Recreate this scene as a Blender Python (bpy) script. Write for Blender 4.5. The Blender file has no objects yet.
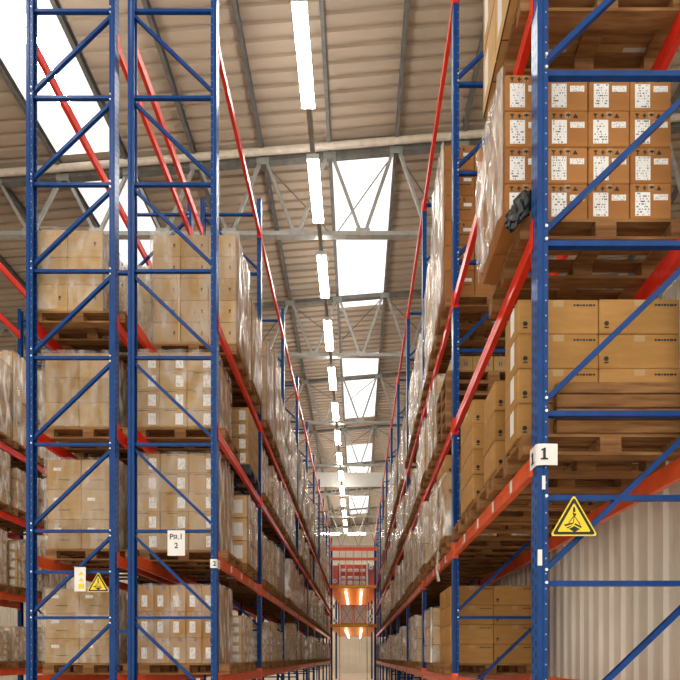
import bpy, math, random
from mathutils import Vector, noise
random.seed(11)
sc = bpy.context.scene
COL = sc.collection
H = 1.6                                   # eye height above the floor
F = 488.0                                 # focal length in pixels of the 680 frame

# ------------------------------------------------------------------ materials
def N(nt, t, **kw):
    n = nt.nodes.new(t)
    for k, v in kw.items():
        if k.startswith('i_'):
            n.inputs[int(k[2:])].default_value = v
        else:
            setattr(n, k, v)
    return n
def newmat(name):
    m = bpy.data.materials.new(name); m.use_nodes = True
    nt = m.node_tree
    b = nt.nodes['Principled BSDF']
    return m, nt, b
def mathn(nt, op, a, b=None, c=None):
    n = nt.nodes.new('ShaderNodeMath'); n.operation = op
    for i, v in enumerate((a, b, c)):
        if v is None: continue
        if isinstance(v, (int, float)): n.inputs[i].default_value = v
        else: nt.links.new(v, n.inputs[i])
    return n.outputs[0]
def ramp(nt, fac, stops):
    r = nt.nodes.new('ShaderNodeValToRGB')
    el = r.color_ramp.elements
    while len(el) < len(stops): el.new(0.5)
    for e, (p, c) in zip(el, stops):
        e.position = p; e.color = (*c, 1) if len(c) == 3 else c
    nt.links.new(fac, r.inputs[0])
    return r.outputs[0]
def mixc(nt, fac, a, b, mode='MIX'):
    n = nt.nodes.new('ShaderNodeMix'); n.data_type = 'RGBA'; n.blend_type = mode
    for sock, v in ((n.inputs[0], fac), (n.inputs[6], a), (n.inputs[7], b)):
        if isinstance(v, (int, float)): sock.default_value = v
        elif isinstance(v, tuple): sock.default_value = (*v, 1)
        else: nt.links.new(v, sock)
    return n.outputs[2]
def noisen(nt, vec, scale, detail=3, stretch=None):
    if stretch:
        mp = nt.nodes.new('ShaderNodeMapping'); mp.inputs['Scale'].default_value = stretch
        nt.links.new(vec, mp.inputs[0]); vec = mp.outputs[0]
    n = nt.nodes.new('ShaderNodeTexNoise'); n.inputs['Scale'].default_value = scale; n.inputs['Detail'].default_value = detail
    nt.links.new(vec, n.inputs['Vector'])
    return n.outputs[0]
def plain(name, col, rough=0.5, metal=0.0, var=0.12, scale=6.0, spec=0.5):
    m, nt, b = newmat(name)
    tc = nt.nodes.new('ShaderNodeTexCoord')
    f = noisen(nt, tc.outputs['Object'], scale, 4)
    lo = tuple(c * (1 - var) for c in col); hi = tuple(min(1, c * (1 + var)) for c in col)
    c = ramp(nt, f, [(0.3, lo), (0.7, hi)])
    nt.links.new(c, b.inputs['Base Color'])
    b.inputs['Roughness'].default_value = rough; b.inputs['Metallic'].default_value = metal
    b.inputs['Specular IOR Level'].default_value = spec
    return m
def emis(name, col, strength):
    m, nt, b = newmat(name)
    b.inputs['Base Color'].default_value = (*col, 1)
    b.inputs['Emission Color'].default_value = (*col, 1); b.inputs['Emission Strength'].default_value = strength
    return m
BLUE = (0.003, 0.045, 0.20)
M = {}
M['blue'] = plain('blue_paint', BLUE, 0.33, var=0.2, scale=9, spec=0.2)
M['red'] = plain('red_paint', (0.80, 0.030, 0.012), 0.30, var=0.12)
M['orange_red'] = plain('orange_red_paint', (0.80, 0.115, 0.036), 0.28, var=0.15)
M['galv'] = plain('galvanised_steel', (0.42, 0.43, 0.41), 0.42, metal=0.3, var=0.15)
M['steel_dark'] = plain('dark_grey_steel', (0.13, 0.125, 0.115), 0.55, var=0.25)
M['steel_mid'] = plain('grey_green_steel', (0.27, 0.28, 0.25), 0.5, var=0.2)
M['pipe'] = plain('pale_pipe_paint', (0.62, 0.55, 0.46), 0.4)
M['bolt'] = plain('zinc_bolt', (0.75, 0.75, 0.72), 0.3, metal=0.6)
M['white'] = plain('white_sheet', (0.80, 0.79, 0.76), 0.6, var=0.05)
M['paper'] = plain('white_paper', (0.82, 0.81, 0.79), 0.7, var=0.04)
M['black'] = plain('black_print', (0.012, 0.012, 0.012), 0.6)
M['blue_print'] = plain('blue_print', (0.03, 0.07, 0.22), 0.7)
M['black_film'] = plain('black_plastic', (0.008, 0.010, 0.009), 0.25)
M['yellow'] = plain('sign_yellow', (0.85, 0.63, 0.012), 0.4, var=0.05)
M['strap'] = plain('yellow_strap', (0.80, 0.50, 0.04), 0.5)
M['green'] = plain('green_tape', (0.06, 0.22, 0.10), 0.5)
M['orange'] = plain('orange_soffit', (0.84, 0.29, 0.025), 0.45, var=0.08, scale=2)
M['rail_red'] = plain('orange_red_rail', (0.85, 0.09, 0.02), 0.4)
M['lamp_body'] = plain('lamp_enamel', (0.55, 0.57, 0.55), 0.35)
M['tube'] = emis('fluorescent_tube', (1.0, 0.96, 0.88), 33.0)
M['strip'] = emis('strip_tube', (1.0, 0.97, 0.90), 3.5)
M['black_pallet'] = plain('black_pallet_plastic', (0.02, 0.02, 0.022), 0.5)

def upright_web():                          # slotted front of an upright: two columns of keyholes every 50 mm
    m, nt, b = newmat('blue_slotted_face')
    tc = nt.nodes.new('ShaderNodeTexCoord'); s = nt.nodes.new('ShaderNodeSeparateXYZ')
    nt.links.new(tc.outputs['Object'], s.inputs[0])
    y, z = s.outputs[1], s.outputs[2]
    ay = mathn(nt, 'ABSOLUTE', y)
    dy = mathn(nt, 'ABSOLUTE', mathn(nt, 'SUBTRACT', ay, 0.027))
    fz = mathn(nt, 'FRACT', mathn(nt, 'ADD', mathn(nt, 'DIVIDE', z, 0.075), mathn(nt, 'MULTIPLY', mathn(nt, 'GREATER_THAN', y, 0.0), 0.5)))
    dz = mathn(nt, 'ABSOLUTE', mathn(nt, 'SUBTRACT', fz, 0.5))
    hole = mathn(nt, 'MULTIPLY', mathn(nt, 'LESS_THAN', dy, 0.012), mathn(nt, 'LESS_THAN', dz, 0.24))
    f = noisen(nt, tc.outputs['Object'], 9, 4)
    base = ramp(nt, f, [(0.3, (0.012, 0.085, 0.32)), (0.7, (0.022, 0.13, 0.42))])  # lighter than the side faces: light on the aisle front painted into the blue
    c = mixc(nt, hole, base, (0.004, 0.008, 0.02))
    nt.links.new(c, b.inputs['Base Color']); b.inputs['Roughness'].default_value = 0.3
    return m
M['web'] = upright_web()
def upright_side():                         # side of an upright: a column of small round holes near its back edge
    m, nt, b = newmat('blue_side_face')
    tc = nt.nodes.new('ShaderNodeTexCoord'); s = nt.nodes.new('ShaderNodeSeparateXYZ')
    nt.links.new(tc.outputs['Object'], s.inputs[0])
    x, z = s.outputs[0], s.outputs[2]
    dx = mathn(nt, 'SUBTRACT', x, 0.060)
    dz = mathn(nt, 'MULTIPLY', mathn(nt, 'SUBTRACT', mathn(nt, 'FRACT', mathn(nt, 'DIVIDE', z, 0.1)), 0.5), 0.1)
    r2 = mathn(nt, 'ADD', mathn(nt, 'MULTIPLY', dx, dx), mathn(nt, 'MULTIPLY', dz, dz))
    hole = mathn(nt, 'LESS_THAN', r2, 0.0055 ** 2)
    f = noisen(nt, tc.outputs['Object'], 9, 4)
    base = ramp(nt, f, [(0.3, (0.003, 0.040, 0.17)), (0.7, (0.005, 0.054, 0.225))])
    c = mixc(nt, hole, base, (0.35, 0.36, 0.36))
    nt.links.new(c, b.inputs['Base Color']); b.inputs['Roughness'].default_value = 0.33; b.inputs['Specular IOR Level'].default_value = 0.2
    return m
M['side'] = upright_side()

def wood():
    m, nt, b = newmat('pallet_wood')
    tc = nt.nodes.new('ShaderNodeTexCoord')
    oi = nt.nodes.new('ShaderNodeObjectInfo')
    f = noisen(nt, tc.outputs['Object'], 3.5, 5, (1.0, 9.0, 9.0))
    c = ramp(nt, f, [(0.25, (0.17, 0.075, 0.026)), (0.5, (0.29, 0.145, 0.055)), (0.8, (0.42, 0.24, 0.10))])
    tone = ramp(nt, oi.outputs['Random'], [(0.0, (0.75, 0.70, 0.66)), (1.0, (1.0, 1.0, 1.0))])
    nt.links.new(mixc(nt, 1.0, c, tone, 'MULTIPLY'), b.inputs['Base Color'])
    b.inputs['Roughness'].default_value = 0.8; b.inputs['Specular IOR Level'].default_value = 0.2
    return m
M['wood'] = wood()

def cardboard(name, cols, seam=None, tape=True):
    """cols: three browns picked by the object's own random number. seam: (columns, rows) printed block grid for whole loads."""
    m, nt, b = newmat(name)
    tc = nt.nodes.new('ShaderNodeTexCoord'); oi = nt.nodes.new('ShaderNodeObjectInfo')
    base = ramp(nt, oi.outputs['Random'], [(0.0, cols[0]), (0.5, cols[1]), (1.0, cols[2])])
    f = noisen(nt, tc.outputs['Object'], 5, 5, (1, 1, 4))
    c = mixc(nt, 1.0, base, ramp(nt, f, [(0.3, (0.86, 0.84, 0.82)), (0.7, (1.06, 1.05, 1.04))]), 'MULTIPLY')
    uv = nt.nodes.new('ShaderNodeUVMap'); s = nt.nodes.new('ShaderNodeSeparateXYZ')
    nt.links.new(uv.outputs[0], s.inputs[0]); u, v = s.outputs[0], s.outputs[1]
    if seam is None and tape:               # tape tongue down from the top middle
        t = mathn(nt, 'MULTIPLY', mathn(nt, 'LESS_THAN', mathn(nt, 'ABSOLUTE', mathn(nt, 'SUBTRACT', u, 0.5)), 0.07), mathn(nt, 'GREATER_THAN', v, 0.80))
        c = mixc(nt, t, c, mixc(nt, 0.5, c, (0.50, 0.36, 0.2)))
        rgh = mathn(nt, 'SUBTRACT', 0.72, mathn(nt, 'MULTIPLY', t, 0.45))
        nt.links.new(rgh, b.inputs['Roughness'])
    else:
        b.inputs['Roughness'].default_value = 0.72
    if seam is not None:
        nu, nv = seam
        fu = mathn(nt, 'FRACT', mathn(nt, 'MULTIPLY', u, nu)); fv = mathn(nt, 'FRACT', mathn(nt, 'MULTIPLY', v, nv))
        idn = nt.nodes.new('ShaderNodeTexWhiteNoise'); idn.noise_dimensions = '3D'
        cv = nt.nodes.new('ShaderNodeCombineXYZ')
        nt.links.new(mathn(nt, 'FLOOR', mathn(nt, 'MULTIPLY', u, nu)), cv.inputs[0]); nt.links.new(mathn(nt, 'FLOOR', mathn(nt, 'MULTIPLY', v, nv)), cv.inputs[1])
        nt.links.new(mathn(nt, 'MULTIPLY', oi.outputs['Random'], 57.0), cv.inputs[2]); nt.links.new(cv.outputs[0], idn.inputs[0])
        c = mixc(nt, 1.0, c, ramp(nt, idn.outputs[0], [(0.0, (0.82, 0.80, 0.78)), (1.0, (1.08, 1.07, 1.05))]), 'MULTIPLY')
        inl = mathn(nt, 'MULTIPLY', mathn(nt, 'MULTIPLY', mathn(nt, 'GREATER_THAN', fu, 0.58), mathn(nt, 'LESS_THAN', fu, 0.86)),
                    mathn(nt, 'MULTIPLY', mathn(nt, 'GREATER_THAN', fv, 0.22), mathn(nt, 'LESS_THAN', fv, 0.80)))
        inl = mathn(nt, 'MULTIPLY', inl, mathn(nt, 'GREATER_THAN', oi.outputs['Random'], 0.45))
        c = mixc(nt, inl, c, (0.72, 0.70, 0.66))
        du = mathn(nt, 'ABSOLUTE', mathn(nt, 'SUBTRACT', fu, 0.5)); dv = mathn(nt, 'ABSOLUTE', mathn(nt, 'SUBTRACT', fv, 0.5))
        jn = mathn(nt, 'GREATER_THAN', mathn(nt, 'MAXIMUM', du, dv), 0.482)
        c = mixc(nt, jn, c, (0.10, 0.058, 0.025))
    nt.links.new(c, b.inputs['Base Color'])
    b.inputs['Specular IOR Level'].default_value = 0.25
    return m
TAN = ((0.35, 0.21, 0.078), (0.41, 0.255, 0.098), (0.47, 0.30, 0.125))
BROWN = ((0.33, 0.135, 0.036), (0.37, 0.16, 0.045), (0.41, 0.185, 0.055))
M['tan'] = cardboard('tan_cardboard', TAN)
M['brown'] = cardboard('brown_cardboard', BROWN)
M['ochre'] = cardboard('ochre_cardboard', ((0.37, 0.19, 0.052), (0.41, 0.215, 0.062), (0.45, 0.24, 0.075)))
for k, g in enumerate(((2, 4), (3, 5), (2, 3), (3, 4))):
    M['block%d' % k] = cardboard('loaded_cardboard_%d' % k, tuple(tuple(min(.9, c * 1.32) for c in t) for t in TAN), seam=g)

def label_mat():                            # lines of small print on a white sheet
    m, nt, b = newmat('printed_label')
    uv = nt.nodes.new('ShaderNodeUVMap'); s = nt.nodes.new('ShaderNodeSeparateXYZ'); nt.links.new(uv.outputs[0], s.inputs[0])
    u, v = s.outputs[0], s.outputs[1]
    oi = nt.nodes.new('ShaderNodeObjectInfo')
    row = mathn(nt, 'FLOOR', mathn(nt, 'MULTIPLY', v, 9))
    cv = nt.nodes.new('ShaderNodeCombineXYZ')
    nt.links.new(mathn(nt, 'MULTIPLY', u, 9.0), cv.inputs[0]); nt.links.new(mathn(nt, 'MULTIPLY', row, 3.7), cv.inputs[1]); nt.links.new(mathn(nt, 'MULTIPLY', oi.outputs['Random'], 40.0), cv.inputs[2])
    f = noisen(nt, cv.outputs[0], 1.0, 2)
    ink = mathn(nt, 'GREATER_THAN', f, 0.555)
    fv = mathn(nt, 'FRACT', mathn(nt, 'MULTIPLY', v, 9))
    ink = mathn(nt, 'MULTIPLY', ink, mathn(nt, 'LESS_THAN', mathn(nt, 'ABSOLUTE', mathn(nt, 'SUBTRACT', fv, 0.5)), 0.26))
    inu = mathn(nt, 'LESS_THAN', mathn(nt, 'ABSOLUTE', mathn(nt, 'SUBTRACT', u, 0.5)), 0.42)
    ink = mathn(nt, 'MULTIPLY', ink, inu)
    nt.links.new(mixc(nt, ink, (0.80, 0.79, 0.76), (0.10, 0.10, 0.10)), b.inputs['Base Color'])
    b.inputs['Roughness'].default_value = 0.6
    return m
M['label'] = label_mat()

def film_mat(name, lo, hi):
    m, nt, b = newmat(name)
    tc = nt.nodes.new('ShaderNodeTexCoord'); oi = nt.nodes.new('ShaderNodeObjectInfo')
    add = nt.nodes.new('ShaderNodeVectorMath'); add.operation = 'ADD'
    nt.links.new(tc.outputs['Object'], add.inputs[0]); nt.links.new(oi.outputs['Location'], add.inputs[1])
    mp = nt.nodes.new('ShaderNodeMapping'); mp.inputs['Rotation'].default_value = (0.5, 0.35, 0.0); mp.inputs['Scale'].default_value = (5, 5, 1.8)
    nt.links.new(add.outputs[0], mp.inputs[0])
    f1 = noisen(nt, mp.outputs[0], 1.6, 5)
    f2 = noisen(nt, add.outputs[0], 2.2, 4, (2.5, 2.5, 1.6))
    ff = mathn(nt, 'ADD', mathn(nt, 'MULTIPLY', f1, 0.6), mathn(nt, 'MULTIPLY', f2, 0.4))
    a = ramp(nt, ff, [(0.40, (lo,) * 3), (0.53, ((lo + hi) * .5,) * 3), (0.62, (hi,) * 3)])
    nt.links.new(a, b.inputs['Alpha'])
    b.inputs['Base Color'].default_value = (0.94, 0.91, 0.84, 1)
    b.inputs['Roughness'].default_value = 0.16
    bp = nt.nodes.new('ShaderNodeBump'); bp.inputs['Strength'].default_value = 0.7; bp.inputs['Distance'].default_value = 0.02
    nt.links.new(ff, bp.inputs['Height']); nt.links.new(bp.outputs[0], b.inputs['Normal'])
    return m
M['film'] = film_mat('stretch_film', 0.08, 0.86)  # milky opacity stands in for sheen on the aisle sides
M['film_clear'] = film_mat('clear_stretch_film', 0.03, 0.34)

def sheet_mat(name, col, rough=0.5):
    m, nt, b = newmat(name)
    tc = nt.nodes.new('ShaderNodeTexCoord')
    f = noisen(nt, tc.outputs['Object'], 0.9, 5, (0.25, 2.0, 1))
    c = ramp(nt, f, [(0.3, tuple(x * 0.86 for x in col)), (0.7, tuple(min(1, x * 1.08) for x in col))])
    nt.links.new(c, b.inputs['Base Color']); b.inputs['Roughness'].default_value = rough
    return m
M['deck'] = sheet_mat('roof_deck', (0.44, 0.355, 0.275))
M['wall_white'] = sheet_mat('white_cladding', (0.80, 0.75, 0.66))
M['wall_beige'] = sheet_mat('beige_cladding', (0.84, 0.77, 0.65))
M['floor'] = plain('concrete_floor', (0.78, 0.72, 0.62), 0.35, var=0.08, scale=0.7)
def rooflight():                            # daylight through ribbed sheet: the ribs pass less of it
    m, nt, b = newmat('translucent_rooflight')
    tc = nt.nodes.new('ShaderNodeTexCoord'); s = nt.nodes.new('ShaderNodeSeparateXYZ'); nt.links.new(tc.outputs['Object'], s.inputs[0])
    fy = mathn(nt, 'FRACT', mathn(nt, 'DIVIDE', s.outputs[1], 0.28))
    f = noisen(nt, tc.outputs['Object'], 1.2, 3)
    c = ramp(nt, fy, [(0.0, (0.80, 0.76, 0.76)), (0.25, (0.93, 0.93, 0.96)), (0.8, (0.93, 0.94, 0.97)), (1.0, (0.80, 0.76, 0.76))])
    b.inputs['Base Color'].default_value = (.8, .8, .8, 1)
    nt.links.new(mixc(nt, 1.0, c, ramp(nt, f, [(0.3, (.9, .9, .9)), (0.6, (1, 1, 1))]), 'MULTIPLY'), b.inputs['Emission Color']); b.inputs['Emission Strength'].default_value = 0.74
    return m
M['skylight'] = rooflight()

# ------------------------------------------------------------------ mesh helpers
class MB:
    def __init__(s): s.v = []; s.f = []; s.m = []; s.uv = []
    def face(s, idx, mi=0, uv=None): s.f.append(tuple(idx)); s.m.append(mi); s.uv.append(uv)
    def box(s, x0, y0, z0, x1, y1, z1, mi=0):
        b = len(s.v)
        s.v += [(x0, y0, z0), (x1, y0, z0), (x1, y1, z0), (x0, y1, z0), (x0, y0, z1), (x1, y0, z1), (x1, y1, z1), (x0, y1, z1)]
        for q in ((0, 3, 2, 1), (4, 5, 6, 7), (0, 1, 5, 4), (1, 2, 6, 5), (2, 3, 7, 6), (3, 0, 4, 7)): s.face([b + i for i in q], mi)
        return s
    def cbox(s, x0, y0, z0, x1, y1, z1, c=0.006, mi=0):
        """chamfered box with a 0..1 UV on each main face"""
        b = len(s.v); lo = (x0, y0, z0); hi = (x1, y1, z1); ix = {}
        for sx in (0, 1):
            for sy in (0, 1):
                for sz in (0, 1):
                    sg = (sx, sy, sz)
                    for a in range(3):          # vertex lying on the face normal to axis a
                        p = [0, 0, 0]
                        for k in range(3):
                            e = hi[k] if sg[k] else lo[k]
                            p[k] = e if k == a else (e - c if sg[k] else e + c)
                        ix[(sg, a)] = len(s.v); s.v.append(tuple(p))
        for a in range(3):
            o = [k for k in range(3) if k != a]
            for sd in (0, 1):
                q = []
                for (i, j) in ((0, 0), (1, 0), (1, 1), (0, 1)):
                    sg = [0, 0, 0]; sg[a] = sd; sg[o[0]] = i; sg[o[1]] = j
                    q.append((ix[(tuple(sg), a)], (float(i), float(j))))
                flip = (a == 1) != (sd == 0)
                if flip: q = q[::-1]
                s.face([t[0] for t in q], mi, [t[1] for t in q])
        for a in range(3):                      # edges along axis a
            o = [k for k in range(3) if k != a]
            for i in (0, 1):
                for j in (0, 1):
                    g0 = [0, 0, 0]; g0[o[0]] = i; g0[o[1]] = j; g1 = list(g0); g1[a] = 1
                    q = [ix[(tuple(g0), o[0])], ix[(tuple(g1), o[0])], ix[(tuple(g1), o[1])], ix[(tuple(g0), o[1])]]
                    s.face(q, mi)
        for sx in (0, 1):
            for sy in (0, 1):
                for sz in (0, 1):
                    s.face([ix[((sx, sy, sz), a)] for a in range(3)], mi)
        return s
    def bar(s, p, q, w, h, mi=0, up=(0, 0, 1)):
        p, q = Vector(p), Vector(q); d = (q - p).normalized(); u = Vector(up)
        if abs(d.dot(u)) > 0.98: u = Vector((0, 1, 0))
        x = d.cross(u).normalized(); y = x.cross(d).normalized(); b = len(s.v)
        for e in (p, q):
            for (i, j) in ((-1, -1), (1, -1), (1, 1), (-1, 1)): s.v.append(tuple(e + x * (i * w / 2) + y * (j * h / 2)))
        for k in range(4): s.face([b + k, b + (k + 1) % 4, b + 4 + (k + 1) % 4, b + 4 + k], mi)
        s.face([b + 3, b + 2, b + 1, b], mi); s.face([b + 4, b + 5, b + 6, b + 7], mi)
        return s
    def tube(s, p, q, r, n=10, mi=0):
        p, q = Vector(p), Vector(q); d = (q - p).normalized(); u = Vector((0, 0, 1)) if abs(d.z) < 0.9 else Vector((1, 0, 0))
        x = d.cross(u).normalized(); y = x.cross(d); b = len(s.v)
        for e in (p, q):
            for k in range(n):
                a = 2 * math.pi * k / n; s.v.append(tuple(e + x * (r * math.cos(a)) + y * (r * math.sin(a))))
        for k in range(n): s.face([b + k, b + (k + 1) % n, b + n + (k + 1) % n, b + n + k], mi)
        s.face([b + n - 1 - k for k in range(n)], mi); s.face([b + n + k for k in range(n)], mi)
        return s
    def prism(s, pts, axis, a0, a1, mi=0):
        """polygon pts extruded along an axis ('x': pts are (y,z); 'y': (x,z); 'z': (x,y))"""
        b = len(s.v); n = len(pts)
        mk = {'x': lambda p, a: (a, p[0], p[1]), 'y': lambda p, a: (p[0], a, p[1]), 'z': lambda p, a: (p[0], p[1], a)}[axis]
        for a in (a0, a1):
            for p in pts: s.v.append(mk(p, a))
        for k in range(n): s.face([b + k, b + (k + 1) % n, b + n + (k + 1) % n, b + n + k], mi)
        s.face([b + n - 1 - k for k in range(n)], mi); s.face([b + n + k for k in range(n)], mi)
        return s
    def mesh(s, name, mats):
        me = bpy.data.meshes.new(name); me.from_pydata(s.v, [], s.f)
        for m in mats: me.materials.append(M[m] if isinstance(m, str) else m)
        me.polygons.foreach_set('material_index', s.m)
        if any(u is not None for u in s.uv):
            l = me.uv_layers.new(name='UVMap')
            i = 0
            for p, u in zip(me.polygons, s.uv):
                for k in range(p.loop_total):
                    if u: l.data[p.loop_start + k].uv = u[k]
        me.validate(); me.update()
        import bmesh
        bm = bmesh.new(); bm.from_mesh(me); bmesh.ops.recalc_face_normals(bm, faces=bm.faces); bm.to_mesh(me); bm.free()
        return me
    def build(s, name, mats, parent=None, loc=(0, 0, 0)):
        return put(name, s.mesh(name, [mats] if isinstance(mats, str) else mats), parent, loc)
def put(name, me, parent=None, loc=(0, 0, 0), rz=0.0):
    o = bpy.data.objects.new(name, me); COL.objects.link(o); o.location = loc; o.rotation_euler = (0, 0, rz)
    if parent: o.parent = parent
    return o
def empty(name, loc=(0, 0, 0), rz=0.0):
    o = put(name, None, None, loc, rz); o.empty_display_size = 0.1
    return o
def tag(o, label, cat, group=None, kind=None):
    if label: o['label'] = label
    if cat: o['category'] = cat
    if group: o['group'] = group
    if kind: o['kind'] = kind
    return o
CH = {}
def register(o):                            # children lists kept by hand, so that copying needs no search
    CH[o] = [c for c in o.children]
    for c in CH[o]: register(c)
    return o
def dup(o, loc=None, rz=None, parent=None):
    c = o.copy(); COL.objects.link(c)
    if loc is not None: c.location = loc
    if rz is not None: c.rotation_euler = (0, 0, rz)
    if parent: c.parent = parent
    for k in CH.get(o, []): dup(k, parent=c)
    return c
PI = math.pi
ORD = ['first', 'second', 'third', 'fourth', 'fifth', 'sixth', 'seventh', 'eighth', 'ninth', 'tenth', 'eleventh', 'twelfth', 'thirteenth', 'fourteenth', 'fifteenth', 'sixteenth', 'seventeenth', 'eighteenth', 'nineteenth', 'twentieth', 'twenty-first', 'twenty-second', 'twenty-third']

# ------------------------------------------------------------------ racks
BAY = 2.80; DEP = 1.10; UW = 0.11; UD = 0.075; TOP = 8.32 + H
class Rack: pass
def rack(key, name, ox, sg, y0, nb, lv, bays=None):
    r = Rack(); r.key = key; r.name = name; r.ox = ox; r.sg = sg; r.y0 = y0; r.nb = nb; r.lv = lv; r.bays = bays or list(range(nb))
    return r
RR = rack('R', 'right rack', 1.185, 1, 3.26, 11, [-0.30, 1.314, 2.84, 4.40, 8.15])
RL = rack('L', 'left rack', -1.74, -1, 6.10, 10, [-0.30, 1.22, 2.82, 4.18, 7.70])
RN = rack('N', 'outer left rack', -4.10, 1, 6.10, 3, [-0.30, 1.22, 2.82, 4.18, 7.70])
RF = rack('F', 'far left rack', -7.00, -1, 6.10, 3, [-0.30, 1.22, 2.82, 4.18, 7.70], [1])
RACKS = [RR, RL, RN, RF]
TIER = ['lowest tier', 'second tier', 'third tier', 'top tier', 'rail tier']

# one upright frame: x from the aisle face (0) to the back (DEP), y across the thickness, z up
def upright_mesh(flip):
    h = UW / 2; t = 0.006
    pts = [(0, -h), (0.034, -h), (0.042, -h + .010), (UD, -h + .010), (UD, -h + .026), (UD - t, -h + .026), (UD - t, -h + .016), (0.040, -h + .016), (0.032, -h + t), (t, -h + t),
           (t, h - t), (0.032, h - t), (0.040, h - .016), (UD - t, h - .016), (UD - t, h - .026), (UD, h - .026), (UD, h - .010), (0.042, h - .010), (0.034, h), (0, h)]
    if flip: pts = [(-x, y) for x, y in pts]
    b = MB(); b.prism(pts, 'z', 0.012, TOP)
    n = len(pts)
    b.m = [2] * len(b.m); b.m[n - 1] = 1      # last side polygon is the slotted web
    return b.mesh('upright', ['blue', 'web', 'side'])
UP_A, UP_B = upright_mesh(False), upright_mesh(True)
def plate_mesh(x0):
    return MB().box(x0 - 0.01, -0.075, 0.0, x0 + UD + 0.01, 0.075, 0.012).mesh('base_plate', ['blue'])
PL_A, PL_B = plate_mesh(0.0), plate_mesh(DEP - UD)
XA, XB = UD - 0.03, DEP - UD + 0.03
def brace_mesh(p, q):
    b = MB(); b.bar(p, q, 0.035, 0.037, up=(0, 1, 0)); return b.mesh('brace', ['blue'])
HB = brace_mesh((XA, 0, 0), (XB, 0, 0)); DB = brace_mesh((XA, 0, 0), (XB, 0, 0.97))
BOLT = MB().tube((0, -0.037, 0), (0, -0.055, 0), 0.010, 8).mesh('bolt', ['bolt'])
def make_frame(bolts, extra, pt):
    f = empty('rack_frame')
    put('upright', UP_A, f); put('upright', UP_B, f, (DEP, 0, 0))
    put('base_plate', PL_A, f); put('base_plate', PL_B, f)
    zs = [H + 0.49 + pt * k for k in range(-1, 8)]
    if extra: zs.append(H + 1.06)
    for z in zs:
        if z > TOP: continue
        hb = put('horizontal_brace', HB, f, (0, 0, z))
        if bolts:
            put('bolt', BOLT, hb, (XA + .016, 0, 0)); put('bolt', BOLT, hb, (XB - .016, 0, 0))
    for k in range(-1, 7):
        db = put('diagonal_brace', DB, f, (0, 0, H + 0.49 + pt * k + 0.065))
        if bolts:
            put('bolt', BOLT, db, (XA + .016, 0, 0.02)); put('bolt', BOLT, db, (XB - .016, 0, 0.95))
    return register(f)
FR = {(b, e, q): make_frame(b, e, q) for b in (0, 1) for e in (0, 1) for q in (1.130, 1.102, 1.082)}
used = set()
def first_or_dup(key, proto, loc, rz=0.0):
    if key in used: return dup(proto, loc, rz)
    used.add(key); proto.location = loc; proto.rotation_euler = (0, 0, rz); return proto
for r in RACKS:
    idx = sorted({b for b in r.bays} | {b + 1 for b in r.bays})
    for n in idx:
        near = n <= 1 and r.key in 'RLN'
        ext = n == 0 and r.key in 'RN'
        k = (int(near), int(ext), (1.130 if n == 0 else 1.102) if r.key == 'R' else 1.082)
        f = first_or_dup(k, FR[k], (r.ox, r.y0 + n * BAY, 0), 0 if r.sg > 0 else PI)
        lab = 'blue perforated steel upright frame, %s from the open end of the %s' % (ORD[n], r.name)
        tag(f, lab, 'rack frame', 'upright frames of the pallet racks')
for k, p in FR.items():
    if k not in used:
        for c in list(CH[p]):
            for g in CH[c]: bpy.data.objects.remove(g)
            bpy.data.objects.remove(c)
        bpy.data.objects.remove(p)

# beams: x across (0 = aisle face), y along (0..L), centre at z 0
BL = BAY - UW - 0.002
def beam_protos():
    out = {}
    for nm, mat in (('low', 'orange_red'), ('high', 'red')):
        for st in (0, 1):
            e = empty('rack_beam')
            b = MB()
            prof = [(0.002, -.07), (0.052, -.07), (0.052, .07), (0.018, .07), (0.018, .044), (0.002, .044), (0.002, .004), (.006, .001), (.006, -.002), (0.002, -.005)]
            b.prism(prof, 'y', 0.006, BL - 0.006)
            b.build('beam_profile', mat, e)
            for y0 in (0.0, BL - 0.006):
                MB().box(-0.004, y0, -0.10, 0.062, y0 + 0.006, 0.10).build('end_connector', mat, e)
                yc = -0.045 if y0 == 0 else BL + 0.003
                MB().box(-0.008, yc, -0.10, -0.004, yc + 0.05, 0.10).build('hook_plate', mat, e)
            if st:
                for y in (0.42, 0.92, 1.45, 2.05):
                    MB().box(-0.001, y, -0.05, 0.0018, y + 0.05, 0.042).build('reflective_sticker', 'white', e)
            out[(nm, st)] = register(e)
    return out
BP = beam_protos()
for r in RACKS:
    for b in r.bays:
        for li, h in enumerate(r.lv):
            for side in (0, 1):
                nm = 'high' if li >= 2 else 'low'
                st = int(li == 1 and side == 0 and b < 3 and r.key in 'RL')
                y = r.y0 + b * BAY + UW / 2 + 0.001
                # local x grows inwards from the face that the beam hooks on to
                face = r.ox if side == 0 else r.ox + r.sg * DEP
                inw = r.sg if side == 0 else -r.sg
                if inw > 0: loc, rz = (face, y, H + h), 0.0
                else: loc, rz = (face, y + BL, H + h), PI
                o = first_or_dup(('b', nm, st), BP[(nm, st)], loc, rz)
                col = 'red' if nm == 'high' else 'orange red'
                tag(o, '%s steel %s beam, %s, %s bay of the %s' % (col, 'aisle-side' if side == 0 else 'rear', TIER[li], ORD[b], r.name), 'rack beam', 'horizontal beams of the pallet racks')
# row spacers between the two back-to-back left racks
for n in range(3):
    for z in (H + 0.32, H + 4.8):
        o = MB().box(-2.985, -0.02, -0.02, -2.855, 0.02, 0.02).build('row_spacer', 'blue', None, (0, RL.y0 + n * BAY, z))
        tag(o, 'blue steel row spacer between the back-to-back left racks, %s, %s frames' % ('low' if z < 3 else 'high', ORD[n]), 'row spacer', 'row spacers')

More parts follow.
